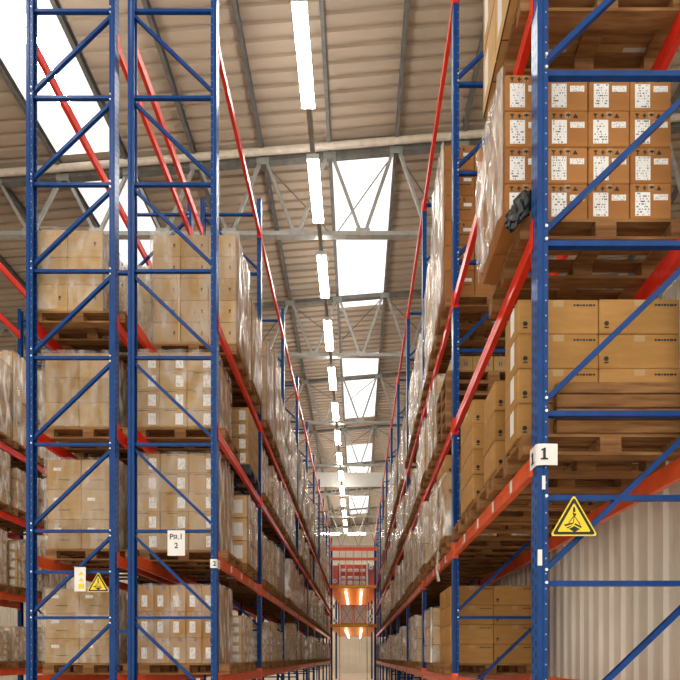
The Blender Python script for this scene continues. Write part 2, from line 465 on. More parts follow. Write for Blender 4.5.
# ------------------------------------------------------------------ pallets
def pallet_proto(mat):
    e = empty('pallet')
    d = MB()
    # deck boards run along x (1.2 m); a continuous under-board joins them, so this is one slatted deck
    for k in range(3): d.box(-0.6 + k * 0.5275, -0.4, 0.100, -0.6 + k * 0.5275 + 0.145, 0.4, 0.122)
    for y, w in ((-0.4, .145), (-0.2175, .10), (-0.05, .10), (0.1175, .10), (0.255, .145)): d.box(-0.6, y, 0.122, 0.6, y + w, 0.144)
    d.build('slat_deck', mat, e)
    for y in (-0.4, -0.05, 0.3):
        b = MB(); b.box(-0.6, y, 0.0, 0.6, y + 0.1, 0.022)
        for x in (-0.6, -0.0725, 0.455): b.box(x, y, 0.022, x + 0.145, y + 0.1, 0.100)
        b.build('runner', mat, e)
    return register(e)
PAL = pallet_proto('wood'); PALB = pallet_proto('black_pallet')
POS = ['near', 'middle', 'far']
def pallet(r, b, li, p, x, y, z, kind=None, extra=''):
    black = kind == 'black'
    o = first_or_dup('palb' if black else 'pal', PALB if black else PAL, (x, y, z), random.uniform(-.012, .012))
    tag(o, '%s pallet%s, %s place, %s, %s bay of the %s' % ('black plastic' if black else 'wooden', extra, POS[p], TIER[li], ORD[b], r.name), 'pallet', 'pallets under the loads')
    return o
# ------------------------------------------------------------------ film shells and wrapped loads
def film_mesh(seed, amp, hem, thin=False, side=False):
    rnd = random.Random(seed); b = MB(); nz = 22; ns = 14
    ring = []
    for i in range(ns): ring.append((-.5 + i / ns, -.5, 0, -1))
    for i in range(ns): ring.append((.5, -.5 + i / ns, 1, 0))
    for i in range(ns): ring.append((.5 - i / ns, .5, 0, 1))
    for i in range(ns): ring.append((-.5, .5 - i / ns, -1, 0))
    n = len(ring); ph = rnd.uniform(0, 50)
    hems = [rnd.uniform(.001, .012) for _ in range(n)]
    for k in range(nz + 1):
        t = k / nz
        for i, (x, y, nx, ny) in enumerate(ring):
            d = 0.004 + amp * abs(noise.noise(Vector((x * 6 + ph, y * 6 + t * 2.2, t * 3.1 + ph)))) + amp * .7 * abs(math.sin((x - y) * 7 + t * 7 + ph + 2 * noise.noise(Vector((x * 3, y * 3, t * 3 + ph)))))
            z = t + (hems[i] if k == 0 else 0) + (rnd.uniform(-.004, .012) if k == nz else 0)
            cx = 1 if abs(x) == .5 and abs(y) == .5 else 0
            b.v.append((x + nx * d + (math.copysign(.006, x) if abs(x) >= .499 else 0), y + ny * d + (math.copysign(.006, y) if abs(y) >= .499 else 0), z))
    for k in range(nz):
        for i in range(n):
            j = (i + 1) % n
            if side and not (ring[i][2] == -1 or ring[j][2] == -1): continue
            b.face([k * n + i, k * n + j, (k + 1) * n + j, (k + 1) * n + i])
    me = b.mesh('stretch_film', ['film', 'film_clear'])
    for p in me.polygons:
        p.use_smooth = True
        p.material_index = int(thin and abs(p.normal.y) > abs(p.normal.x))  # fronts stay clear, sides turn milky: glancing reflections put into the opacity
    return me
FILM = [film_mesh(s, 0.015, 0.0) for s in (1, 2, 3, 4)]
FILM_T = []
for s in (5, 6):
    FILM_T.append(film_mesh(s, 0.012, 0.0, True))

FILM_S = film_mesh(9, .022, 0, side=True)
def block_mesh(nx, ny, nz, mat, seed):
    """one connected body of nx*ny*nz cartons: grooves at the seams, uneven top"""
    rnd = random.Random(seed)
    def cuts(n, lo, hi):
        out = [(lo, 0)]
        for k in range(1, n):
            c = lo + (hi - lo) * k / n + rnd.uniform(-.01, .01)
            out += [(c - .012, 0), (c, 1), (c + .012, 0)]
        return out + [(hi, 0)]
    X, Y, Z = cuts(nx, -.5, .5), cuts(ny, -.5, .5), cuts(nz, 0, 1)
    b = MB(); ix = {}
    def vert(i, j, k):
        key = (i, j, k)
        if key in ix: return ix[key]
        (x, gx), (y, gy), (z, gz) = X[i], Y[j], Z[k]; g = 0.014
        ex, ey, ez = i in (0, len(X) - 1), j in (0, len(Y) - 1), k == len(Z) - 1
        if ex and (gy or gz): x -= math.copysign(g, x)
        if ey and (gx or gz): y -= math.copysign(g, y)
        if ez and (gx or gy): z -= g
        ix[key] = len(b.v); b.v.append((x, y, z)); return ix[key]
    def uvf(ps, kind):
        o = []
        for q in ps:
            x, y, z = b.v[q]
            o.append({'x': (y + .5, z), 'y': (x + .5, z), 'z': (x + .5, y + .5)}[kind])
        return o
    for i in (0, len(X) - 1):
        for j in range(len(Y) - 1):
            for k in range(len(Z) - 1):
                q = [vert(i, j, k), vert(i, j + 1, k), vert(i, j + 1, k + 1), vert(i, j, k + 1)]; b.face(q, 0, uvf(q, 'x'))
    for j in (0, len(Y) - 1):
        for i in range(len(X) - 1):
            for k in range(len(Z) - 1):
                q = [vert(i, j, k), vert(i + 1, j, k), vert(i + 1, j, k + 1), vert(i, j, k + 1)]; b.face(q, 0, uvf(q, 'y'))
    for k in (0, len(Z) - 1):
        for i in range(len(X) - 1):
            for j in range(len(Y) - 1):
                q = [vert(i, j, k), vert(i + 1, j, k), vert(i + 1, j + 1, k), vert(i, j + 1, k)]; b.face(q, 0, uvf(q, 'z'))
    return b.mesh('carton_block', [mat])
BLK = [block_mesh(2, 2, 4, 'block0', 1), block_mesh(3, 3, 5, 'block1', 2), block_mesh(2, 2, 3, 'block2', 3), block_mesh(3, 3, 4, 'block3', 4)]
def wrapped(r, b, li, p, x, y, z, w, d, h, film=True, blk=None, thin=False):
    e = empty('wrapped_load', (x, y, z), random.uniform(-.015, .015))
    bl = put('carton_block', BLK[blk if blk is not None else random.randrange(4)], e); bl.scale = (w, d, h)
    if film:
        fm = put('stretch_film', random.choice(FILM_T if thin else FILM), e); fm.scale = (w, d, h + .01)
        if random.random() < .5: fm.rotation_euler = (0, 0, PI)
    how = 'film-wrapped' if film else 'unwrapped'
    size = 'tall' if h > 1.35 else 'low' if h < .85 else 'squat' if h < 1.0 else 'upright'
    tag(e, '%s %s carton load, %s place, %s, %s bay of the %s' % (size, how, POS[p], TIER[li], ORD[b], r.name), 'pallet load', 'loads in the %s' % r.name)
    return e

# ------------------------------------------------------------------ single cartons near the camera
def rect_label(w, h, name='shipping_label', mat='label'):
    """thin sheet standing on a face that looks towards -y, centred, lower edge at 0"""
    b = MB(); x0, x1 = -w / 2, w / 2
    b.v += [(x0, -.0015, 0), (x1, -.0015, 0), (x1, -.0015, h), (x0, -.0015, h), (x0, -.0002, 0), (x1, -.0002, 0), (x1, -.0002, h), (x0, -.0002, h)]
    b.face([0, 1, 2, 3], 0, [(0, 0), (1, 0), (1, 1), (0, 1)])
    for q in ((4, 7, 6, 5), (0, 4, 5, 1), (1, 5, 6, 2), (2, 6, 7, 3), (3, 7, 4, 0)): b.face(q)
    return b.mesh(name, [mat])
LB_BIG = rect_label(.105, .165); LB_SMALL = rect_label(.10, .042); LB_A = rect_label(.10, .15); LB_C = rect_label(.075, .15)
def handling_mesh():
    b = MB(); q = ('y', -.0012, -.0003)
    def at(cx): return lambda *ps: [(cx + x, z) for x, z in ps]
    a = at(-.075); b.prism(a((-.017, .03), (.017, .03), (.003, .012), (.003, .004), (.010, 0), (-.010, 0), (-.003, .004), (-.003, .012)), *q)
    a = at(-.025); b.prism(a((0, .032), (.016, .014), (.005, .014), (.005, 0), (-.005, 0), (-.005, .014), (-.016, .014)), *q)
    a = at(.025); b.prism(a((-.018, .015), (-.012, .027), (0, .032), (.012, .027), (.018, .015), (.003, .015), (.003, 0), (-.002, 0), (-.002, .015)), *q)
    a = at(.075); b.prism(a((-.018, 0), (.018, 0), (0, .032)), *q)
    return b.mesh('printed_marking', ['black'])
MK_H = handling_mesh()
def round_mark():
    b = MB(); n = 14
    pts = [(  .017 * math.cos(2 * PI * k / n), .025 + .017 * math.sin(2 * PI * k / n)) for k in range(n)]
    b.prism(pts, 'y', -.0012, -.0003); b.box(-.016, -.0012, -.008, .016, -.0003, .002)
    return b.mesh('printed_marking', ['black'])
MK_R = round_mark()
def text_mark():
    b = MB(); x = -.075
    for w in (.014, .022, .010, .018, .012, .024, .016): b.box(x, -.0012, 0, x + w, -.0003, .013); x += w + .006
    return b.mesh('printed_marking', ['black'])
MK_T = text_mark()
def n_mark():
    b = MB()
    b.prism([(-.02, 0), (-.008, 0), (-.008, .034), (.010, .034), (.010, 0), (.022, 0), (.022, .046), (-.02, .046)], 'y', -.0012, -.0003)
    return b.mesh('printed_marking', ['blue_print'])
MK_N = n_mark()
def side_tape(d, h):                         # white tape patch on the aisle-facing side (-x for the right rack)
    return MB().box(-.0015, -d * .22, h * .30, -.0003, d * .05, h * .98).mesh('side_label', ['white'])
BOXM = {}
def carton_mesh(w, d, h, mat):
    k = (w, d, h, mat)
    if k not in BOXM: BOXM[k] = MB().cbox(-w / 2, -d / 2, 0, w / 2, d / 2, h - .002, .006).mesh('carton', [mat])
    return BOXM[k]
PROTO = {}
def carton_proto(style, w, d, h):
    k = (style, w, d, h)
    if k in PROTO: return PROTO[k]
    mat = {'A': 'tan', 'B': 'tan', 'C': 'ochre', 'D': 'ochre', 'P': 'ochre', 'H': 'brown', 'N': 'tan', 'E': 'brown', 'G': 'tan', 'S': 'tan'}[style]
    o = put('carton', carton_mesh(w, d, h, mat)); y = -d / 2
    if style == 'A': put('shipping_label', LB_A, o, (w * .5 - .095, y, h * .5 - .085)); put('printed_marking', MK_T, o, (-.03, y, h - .03))
    if style == 'B': put('printed_marking', MK_R, o, (w * .28, y, h * .45))
    if style == 'C': put('shipping_label', LB_C, o, (-.02, y, h * .18)); put('printed_marking', MK_N, o, (.02, y, h - .06))
    if style == 'N': put('printed_marking', MK_N, o, (-.05, y, .07)); put('printed_marking', MK_N, o, (.05, y, .07))
    if style in 'DP':
        put('printed_marking', MK_R, o, (-w * .5 + .05, y, .045)); put('printed_marking', MK_T, o, (w * .5 - .10, y, h - .05))
        if style == 'D': put('side_label', side_tape(d, h), o, (-w / 2, 0, 0))
    if style == 'E':
        put('shipping_label', LB_BIG, o, (-w * .5 + .085, y, .022)); put('shipping_label', LB_SMALL, o, (w * .5 - .075, y, h * .52)); put('printed_marking', MK_H, o, (-.02, y, h - .052))
    if style == 'H': put('printed_marking', MK_T, o, (.06, y, h * .4)); put('printed_marking', MK_H, o, (-.02, y, h - .07)); put('shipping_label', LB_SMALL, o, (.10, y, h * .55))
    if style == 'G': put('printed_marking', MK_T, o, (0, y, h * .3)); put('shipping_label', LB_SMALL, o, (-w * .2, y, h * .62))
    register(o)
    PROTO[k] = [o, False]
    return PROTO[k]
def carton(style, w, d, h, loc, rz, label):
    pr = carton_proto(style, w, d, h)
    if pr[1]: o = dup(pr[0], loc, rz)
    else: o = pr[0]; pr[1] = True; o.location = loc; o.rotation_euler = (0, 0, rz)
    tag(o, label, 'carton', 'single cartons in the near loads')
    return o
LOOK = {'A': 'tan labelled carton', 'B': 'plain tan carton', 'C': 'narrow ochre carton', 'D': 'long ochre carton', 'P': 'long ochre carton', 'N': 'low blue-marked carton', 'H': 'brown printed carton', 'E': 'brown twice-labelled carton', 'G': 'tan printed carton', 'S': 'small plain carton'}
def cartons(r, li, style, xa, ncol, w, y0, nrow, d, z, nlev, h, where, skip=(), colw=None, jit=.006, look=None):
    """stack grid: xa = X of the aisle-side face of the first column, columns run away from the aisle"""
    for k in range(nlev):
        for j in range(nrow):
            xx = xa
            for i in range(ncol):
                wi = colw[i] if colw else w
                if (j == 0 or i == 0) and (i, j, k) not in skip:
                    cx = xx + r.sg * wi / 2
                    if j == 0: pos = '%s row up, %s column inward' % (ORD[k], ORD[i])
                    else: pos = '%s row up, %s deep along aisle' % (ORD[k], ORD[j])
                    carton(style, round(wi - .006, 4), round(d - .006, 4), h, (cx + random.uniform(-jit, jit) * .4, y0 + d * (j + .5) + random.uniform(0, jit), z + k * h), random.uniform(-.006, .006),
                           '%s, %s, %s' % (look or LOOK[style], pos, where))
                xx += r.sg * wi
def film_shell(xc, yc, z, w, d, h, label, thin=True, k=0):
    o = put('stretch_film', (FILM_T if thin else FILM)[k], None, (xc, yc, z)); o.scale = (w + .03, d + .03, h + .012)
    tag(o, label, 'stretch film', 'clear film round the near loads')
    return o
def bt(r, li): return H + r.lv[li] + 0.070           # top of the beams of a tier
PH = 0.144
def slot_y(r, b, p): return r.y0 + b * BAY + UW / 2 + 0.46 + p * 0.895
def slot_x(r): return r.ox + r.sg * DEP / 2
done = set()
PLACED = {}
def near(r, b, li, p, y=None, black=False, n=1, dx=0.0):
    done.add((r.key, b, li, p))
    y = y if y is not None else slot_y(r, b, p); z = bt(r, li)
    PLACED[(r.key, b, li, p)] = y
    for q in range(n): pallet(r, b, li, p, slot_x(r) + dx, y, z + q * PH, 'black' if black else None, ('' if n == 1 else ', %s of its pile' % ORD[q]))
    return y, z + n * PH

# ---- left rack, end loads
y, z = near(RL, 0, 1, 0, 6.98, dx=-.05)
cartons(RL, 1, 'A', -1.885, 3, .385, 6.57, 2, .38, z, 5, .262, 'left rack end load, second tier')
film_shell(-2.46, 6.965, z, 1.155, .775, 1.31, 'clear film round the end load behind the paper row sign', k=0)
y, z = near(RL, 0, 2, 0, 6.86, dx=-.05)
cartons(RL, 2, 'A', -1.885, 3, .365, 6.45, 2, .40, z, 4, .250, 'left rack end load, third tier')
film_shell(-2.43, 6.85, z, 1.095, .80, 1.0, 'clear film round the end load of the left rack, third tier', k=1)
y, z = near(RL, 0, 3, 0, 7.25)
cartons(RL, 3, 'B', -1.70, 3, .39, 6.85, 2, .40, z, 5, .308, 'left rack end load, top tier')
film_shell(-2.285, 7.25, z, 1.17, .80, 1.54, 'clear film round the end load of the left rack, top tier', k=0)
y, z = near(RL, 0, 0, 0, 6.85)
cartons(RL, 0, 'C', -1.84, 5, .212, 6.45, 2, .34, z, 3, .345, 'left rack end load, lowest tier')
film_shell(-2.37, 6.79, z, 1.06, .68, 1.035, 'clear film round the end load of the left rack, lowest tier', k=1)
y, z = near(RL, 0, 2, 1, 8.08, black=True)
cartons(RL, 2, 'A', -1.71, 3, .37, 7.68, 2, .40, z, 4, .225, 'black pallet, left rack, third tier')
o = MB().box(-.008, -.0015, 0, .008, .0015, 1.0).build('load_strap', 'strap', None, (-2.49, 6.828, H + 4.42))
tag(o, 'yellow plastic strap running down the end load of the left rack top tier', 'strap')
# ---- outer left rack, end loads (mirror image of the left rack)
for li, (st, nlev, h, ya, look) in enumerate((('G', 3, .33, 6.45, 'plain printed carton'), ('G', 3, .40, 6.5, 'large printed carton'), ('S', 3, .33, 6.45, 'plain tan carton'), ('B', 3, .345, 6.20, 'round-marked carton'))):
    y, z = near(RN, 0, li, 0, ya + .40)
    cartons(RN, li, st, -4.13, 2, .45, ya, 2, .40, z, nlev, h, 'outer left rack, ' + TIER[li], look=look)
    film_shell(-3.68, ya + .40, z, .90, .80, nlev * h, 'clear film round the end load of the outer left rack, ' + TIER[li], k=li % 2)
# ---- right rack, first bay
for p, ya, nl, xa, py, dd in ((0, 3.40, 4, 1.12, 3.74, .30), (1, 3.98, 3, 1.12, 4.58, .35), (2, 4.72, 4, 1.12, 5.42, .56)):
    y, z = near(RR, 0, 1, p, py)
    nl_ = nl; hh = .243
    cartons(RR, 1, 'D' if p == 0 else 'P', xa, 2, .568, ya, 1, dd, z, nl_, hh, '%s pallet, right rack, second tier' % POS[p])
for q, (zz, hh) in enumerate(((0, .085), (.095, .07), (.172, .09), (.270, .075))):
    o = MB().cbox(1.36, 3.322, 0, 2.22, 3.382, hh, .004).build('timber_board', 'wood', None, (0, 0, bt(RR, 1) + PH + zz))
    tag(o, 'rough timber board on edge before the long ochre cartons, %s from the bottom' % ORD[q], 'board', 'timber boards on the near pallet')
y, z = near(RR, 0, 2, 0, 3.80)
cartons(RR, 2, 'E', 1.03, 4, .292, 3.40, 2, .30, z, 4, .253, 'near pallet, right rack, third tier')
for li in (2, 3):
    for p in (1, 2): done.add(('R', 0, li, p))
o = film_shell(1.614, 3.70, z, 1.17, .60, 1.012, 'clear film on the aisle side of the twice-labelled cartons, right rack third tier', k=1); o.data = FILM_S
near(RR, 0, 3, 0); wrapped(RR, 0, 3, 0, slot_x(RR) - .06, slot_y(RR, 0, 0), bt(RR, 3) + PH, 1.2, .79, 1.55, film=False, blk=2)
# bag caught on the pallet edge
b = MB(); n1, n2 = 16, 12
for i in range(n2 + 1):
    th = PI * i / n2
    for j in range(n1):
        ph = 2 * PI * j / n1
        d = 1 + .55 * noise.noise(Vector((math.sin(th) * math.cos(ph) * 2.3, math.sin(th) * math.sin(ph) * 2.3, math.cos(th) * 3)))
        b.v.append((.075 * d * math.sin(th) * math.cos(ph) + .07 * math.cos(th), .035 * d * math.sin(th) * math.sin(ph), .12 * d * math.cos(th)))
for i in range(n2):
    for j in range(n1): b.face([i * n1 + j, i * n1 + (j + 1) % n1, (i + 1) * n1 + (j + 1) % n1, (i + 1) * n1 + j])
o = b.build('plastic_bag', 'black_film', None, (1.12, 3.352, H + 3.07)); tag(o, 'crumpled black plastic bag caught on the near pallet beside the perforated upright', 'bag')
# first bay of the lowest tier on the right is empty
for p in range(3): done.add(('R', 0, 0, p))
# ---- right rack, second bay
y, z = near(RR, 1, 0, 0, 6.70)
cartons(RR, 0, 'P', 1.20, 2, .56, 6.28, 2, .40, z, 4, .252, 'right rack second bay, lowest tier')
y, z = near(RR, 1, 3, 0, 6.62)
cartons(RR, 3, 'H', 1.12, 3, .38, 6.22, 2, .40, z, 6, .32, 'right rack second bay, top tier', look='brown labelled carton')
o = film_shell(1.69, 6.62, z, 1.14, .80, 1.92, 'clear film on the aisle side of the tall brown load, right rack second bay'); o.data = FILM_S
# empty pallets piled on the third tier of the second bay, small cartons on top of them
y, z = near(RR, 1, 2, 0, 6.58, n=5)
cartons(RR, 2, 'N', 1.20, 4, .27, 6.20, 2, .38, z, 1, .20, 'on piled pallets, right rack')
y, z = near(RR, 1, 1, 0, 6.58)
cartons(RR, 1, 'P', 1.13, 2, .56, 6.19, 2, .37, z, 4, .26, 'right rack second bay, second tier')
film_shell(1.69, 6.56, z, 1.12, .745, .78, 'loose clear film round cartons, right rack second bay, second tier', thin=False, k=0)

b = MB(); nv = 14
for i in range(nv):
    t = i / (nv - 1); zz = -.52 * t
    for k in range(8):
        a = 2 * PI * k / 8; rr = .035 + .02 * noise.noise(Vector((k * .9, t * 6, 3))) ; ww = (1 - .45 * t)
        b.v.append((rr * .5 * math.cos(a) + .012 * math.sin(t * 7), rr * 2.2 * ww * math.sin(a) + .03 * math.sin(t * 5), zz))
for i in range(nv - 1):
    for k in range(8): b.face([i * 8 + k, i * 8 + (k + 1) % 8, (i + 1) * 8 + (k + 1) % 8, (i + 1) * 8 + k])
o = b.build('film_tail', 'film', None, (1.075, 6.50, bt(RR, 1) + .14)); tag(o, 'loose tail of clear film hanging over the orange red beam, right rack second bay', 'stretch film')

# ---- everything else
HTS = {0: (.60, .98), 1: (.85, 1.22), 2: (.72, 1.06), 3: (1.25, 1.95)}
for r in RACKS:
    for b in r.bays:
        if r.key == 'N' and b > 1: continue
        for li in range(4):
            for p in range(3):
                if (r.key, b, li, p) in done: continue
                if random.random() < .05 and b > 2: continue
                yb = r.y0 + b * BAY
                y = slot_y(r, b, p) + random.uniform(-.012, .012); z = bt(r, li)
                prev = PLACED.get((r.key, b, li, p - 1))
                if prev: y = max(y, prev + .885)
                if y > yb + UW / 2 + BL - .41: continue
                PLACED[(r.key, b, li, p)] = y
                pallet(r, b, li, p, slot_x(r) + (.09 if r.sg > 0 and b > 6 else 0), y, z)
                lo, hi = HTS[li]; h = random.uniform(lo, hi)
                if r.key == 'R' and li == 3: h = min(h, 1.75)
                w = random.uniform(1.04, 1.13); d = random.uniform(.66, .79)
                wrapped(r, b, li, p, slot_x(r) - (r.sg * random.uniform(-.05, .09) if b < 7 else -.09 if r.sg > 0 else 0), y, z + PH, w, d, h, film=random.random() < .92 or b < 4, thin=random.random() < .4)

# ------------------------------------------------------------------ signs and tags
def text_mesh(s, size, mat, ext=.0006):
    cu = bpy.data.curves.new('lettering', 'FONT'); cu.body = s; cu.size = size; cu.align_x = 'CENTER'; cu.extrude = ext; cu.offset = size * .018
    t = bpy.data.objects.new('lettering', cu); COL.objects.link(t)
    dg = bpy.context.evaluated_depsgraph_get(); me = bpy.data.meshes.new_from_object(t.evaluated_get(dg))
    bpy.data.objects.remove(t); me.materials.clear(); me.materials.append(M[mat]); me.name = 'lettering'
    return me
def one_mesh(h):
    b = MB(); k = h / .10
    P = [(-.022, 0), (.022, 0), (.022, .008), (.008, .010), (.008, .073), (.002, .073), (-.020, .062), (-.020, .055), (-.008, .058), (-.008, .010), (-.022, .008)]
    b.prism([(x * k, z * k) for x, z in P], 'y', -.0008, 0); return b.mesh('lettering', ['black'])
def lettering(s, size, mat, parent, x, y, z):
    if s == '1': return put('lettering', one_mesh(size), parent, (x, y, z))
    o = put('lettering', text_mesh(s, size, mat), parent, (x, y, z)); o.rotation_euler = (PI / 2, 0, 0); return o
def tri(s, cx=0.0, cz=0.0, r=.012):         # rounded equilateral triangle of side s, centroid at (cx, cz)
    R = s / math.sqrt(3); out = []
    for k in range(3):
        a = PI / 2 + k * 2 * PI / 3; c = Vector((math.cos(a), math.sin(a))) * (R - 2 * r)
        for q in range(5):
            t = a - PI / 3 + q * (2 * PI / 3) / 4; out.append((cx + c.x + r * math.cos(t), cz + c.y + r * math.sin(t)))
    return out
def warning_sign(loc, side, label):
    e = empty('warning_sign', loc)
    MB().prism(tri(side), 'y', -.004, 0).build('sign_plate', 'yellow', e)
    MB().prism(tri(side * .90, r=.010), 'y', -.0052, -.0041).build('border', 'black', e)
    MB().prism(tri(side * .70, r=.006), 'y', -.0064, -.0053).build('inner_face', 'yellow', e)
    b = MB(); k = side / .31; q = ('y', -.0076, -.0065)
    P = lambda *ps: [(x * k, z * k) for x, z in ps]
    b.prism(P((-.006, .095), (.006, .095), (.008, .065), (-.008, .065)), *q)                # hook block
    b.prism(P((-.010, .062), (-.004, .062), (.004, .052), (.010, .058), (.014, .046), (.004, .038), (-.008, .048)), *q)
    for p0, p1 in (((0, .042), (-.036, -.008)), ((0, .042), (-.004, -.006)), ((0, .042), (.036, -.012)), ((.030, .0), (.040, -.02))):
        b.bar((p0[0] * k, -.007, p0[1] * k), (p1[0] * k, -.007, p1[1] * k), .0045 * k, .001, up=(0, 1, 0))
    b.prism(P((-.064, -.016), (-.010, -.004), (-.004, -.012), (-.060, -.028)), *q)           # load: two bundles and a lower box
    b.prism(P((.006, -.008), (.048, -.028), (.046, -.040), (.002, -.018)), *q)
    b.prism(P((-.052, -.036), (-.008, -.020), (-.016, -.026), (-.040, -.042)), *q)
    b.prism(P((-.034, -.044), (.002, -.026), (.038, -.046), (.002, -.066)), *q)
    b.build('pictogram', 'black', e)
    tag(e, label, 'sign', 'triangular warning signs')
    return e
warning_sign((1.412, 3.18, H + .878), .312, 'yellow suspended-load warning triangle on the near right rack frame')
warning_sign((-3.19, 6.02, H + .885), .285, 'yellow suspended-load warning triangle on the outer left rack frame')
e = empty('row_sign', (-2.24, 6.05, H + 1.255))
MB().box(-.108, -.003, 0, .108, 0, .315).build('paper_sheet', 'paper', e)
lettering('Pя.1', .095, 'black', e, 0, -.0035, .205); lettering('2', .095, 'black', e, 0, -.0035, .095)
tag(e, 'white paper row sign with black print hanging from the left end frame brace', 'sign')
e = empty('notice_board', (-3.40, 6.03, H + .81))
MB().box(-.09, -.004, 0, .05, 0, .30).build('notice_sheet', 'paper', e)
for q, zz in enumerate((.03, .12, .20)):
    if q: MB().prism(tri(.062, -.005, zz + .02, .004), 'y', -.0055, -.0042).build('yellow_sticker', 'yellow', e)
    else: MB().box(-.04, -.0055, zz, .035, -.0042, zz + .065).build('yellow_sticker', 'yellow', e)
tag(e, 'narrow white notice with yellow stickers beside the warning triangle, outer left rack', 'notice')
# paper tag wrapped round the near right upright, and the one on the left end upright
def wrap_tag(x0, x1, y, z, h, digit, label, sg):
    e = empty('location_tag', (x0, y - UW / 2 - .012, z))
    w = x1 - x0
    b = MB(); pts = [(w + (.05 if sg > 0 else .035), 0), (w * .55, -.004), (.0, .0), (-.010 * 1.0, .012), (-.012, .115)]
    if sg < 0: pts = [(-p[0], p[1]) for p in pts]
    o = [(p[0], p[1]) for p in pts]; t = .0015
    for (a, c) in zip(o[:-1], o[1:]):
        b.bar((a[0], a[1], h / 2), (c[0], c[1], h / 2), .002, h, up=(0, 0, 1))
    b.build('paper_sheet', 'paper', e)
    lettering(digit, h * .75, 'black', e, sg * w * .5, -.008, h * .25)
    l2 = lettering(digit, h * .75, 'black', e, -sg * .0155, .06, h * .2); l2.rotation_euler = (0 if digit == '1' else PI / 2, 0, -sg * PI / 2)
    return tag(e, label, 'tag', 'paper location tags')
wrap_tag(1.185, 1.262, 3.26, H + 1.255, .14, '1', 'white paper tag wrapped round the near right upright', 1)
wrap_tag(-1.74, -1.70, 6.10, H + 1.10, .11, '2', 'small white paper tag wrapped round the left end upright', -1)
for q, (x, zz, w, h) in enumerate(((1.225, H + 1.10, .022, .09), (1.200, H + .60, .03, .105))):
    o = MB().box(-w / 2, -.002, 0, w / 2, 0, h).build('upright_sticker', 'white', None, (x, 3.26 - UW / 2 - .002, zz))
    tag(o, ('worn white sticker below the paper tag on the near right upright', 'white sticker low on the near right upright beside the warning triangle')[q], 'sticker')

# ------------------------------------------------------------------ building
ZB = 10.8 + H                                # truss bottom chord
SLOPE = 0.082
def roof_z(x): return 13.15 + H + SLOPE * x   # underside of the deck
Y0, Y1 = -4.0, 49.0; XL, XR = -16.0, 12.0
SKY = [(12.75, 18.3), (21.2, 26.8), (30.2, 35.8), (39.6, 44.8)]
SKYL = [(8.2, 12.2)] + SKY
STR = [(-7.5, -5.8), (-0.7, 1.0)]
def deck():
    b = MB(); per = .28
    prof = [(0, 0), (.17, 0), (.185, .06), (.265, .06)]
    def strip(x0, x1, ya, yb):
        n = max(1, int(round((yb - ya) / per))); p = (yb - ya) / n
        ys = [(ya + k * p + a * p / per, z) for k in range(n) for a, z in prof] + [(yb, 0)]
        base = len(b.v)
        for y, z in ys:
            for x in (x0, x1): b.v.append((x, y, roof_z(x) + z))
        for i in range(len(ys) - 1): b.face([base + 2 * i, base + 2 * i + 1, base + 2 * i + 3, base + 2 * i + 2])
    xs = [XL] + [v for s in STR for v in s] + [XR]
    for i in range(len(xs) - 1):
        if (xs[i], xs[i + 1]) in STR:
            y = Y0
            for a, c in (SKY if xs[i] > -2 else SKYL): strip(xs[i], xs[i + 1], y, a); y = c
            strip(xs[i], xs[i + 1], y, Y1)
        else: strip(xs[i], xs[i + 1], Y0, Y1)
    return b
o = deck().build('ceiling', 'deck'); o['kind'] = 'structure'
k = 1
for x0, x1 in STR:
    for ya, yb in (SKY if x0 > -2 else SKYL):
        b = MB(); n = int((yb - ya) / .28)
        for i in range(n + 1):
            y = ya + (yb - ya) * i / n; zz = .045 if i % 2 else .02
            for x in (x0, x1): b.v.append((x, y, roof_z(x) + zz))
        for i in range(n): b.face([2 * i, 2 * i + 1, 2 * i + 3, 2 * i + 2])
        o = b.build('window_%d' % k, 'skylight'); o['kind'] = 'structure'; k += 1
o = MB().box(XL, -12, -.1, XR + 3, Y1, 0).build('floor', 'floor'); o['kind'] = 'structure'
def ribbed(name, mat, p0, p1, z0, z1f, per=.22):
    b = MB(); p0, p1 = Vector(p0), Vector(p1); L = (p1 - p0).length; d = (p1 - p0) / L; nrm = Vector((-d.y, d.x)); n = int(L / per)
    for i in range(n):
        for a, off in ((0, 0), (.62, 0), (.72, .035), (.90, .035)):
            q = p0 + d * ((i + a) * per) + nrm * off
            b.v += [(q.x, q.y, z0), (q.x, q.y, z1f(q.x))]
    m = len(b.v) // 2
    for i in range(m - 1): b.face([2 * i, 2 * i + 1, 2 * i + 3, 2 * i + 2])
    o = b.build(name, mat); o['kind'] = 'structure'
ribbed('wall_right', 'wall_white', (2.62, 2.2), (2.62, Y1), 0, lambda x: 4.3)
ribbed('wall_east', 'wall_beige', (XR - .05, Y0), (XR - .05, Y1), 0, lambda x: roof_z(x) - .02)
ribbed('wall_left', 'wall_beige', (XL, Y1), (XL, Y0), 0, lambda x: roof_z(x) - .02)
ribbed('wall_back', 'wall_beige', (XR - .1, Y1 - .1), (XL + .1, Y1 - .1), 0, lambda x: roof_z(x) - .02)

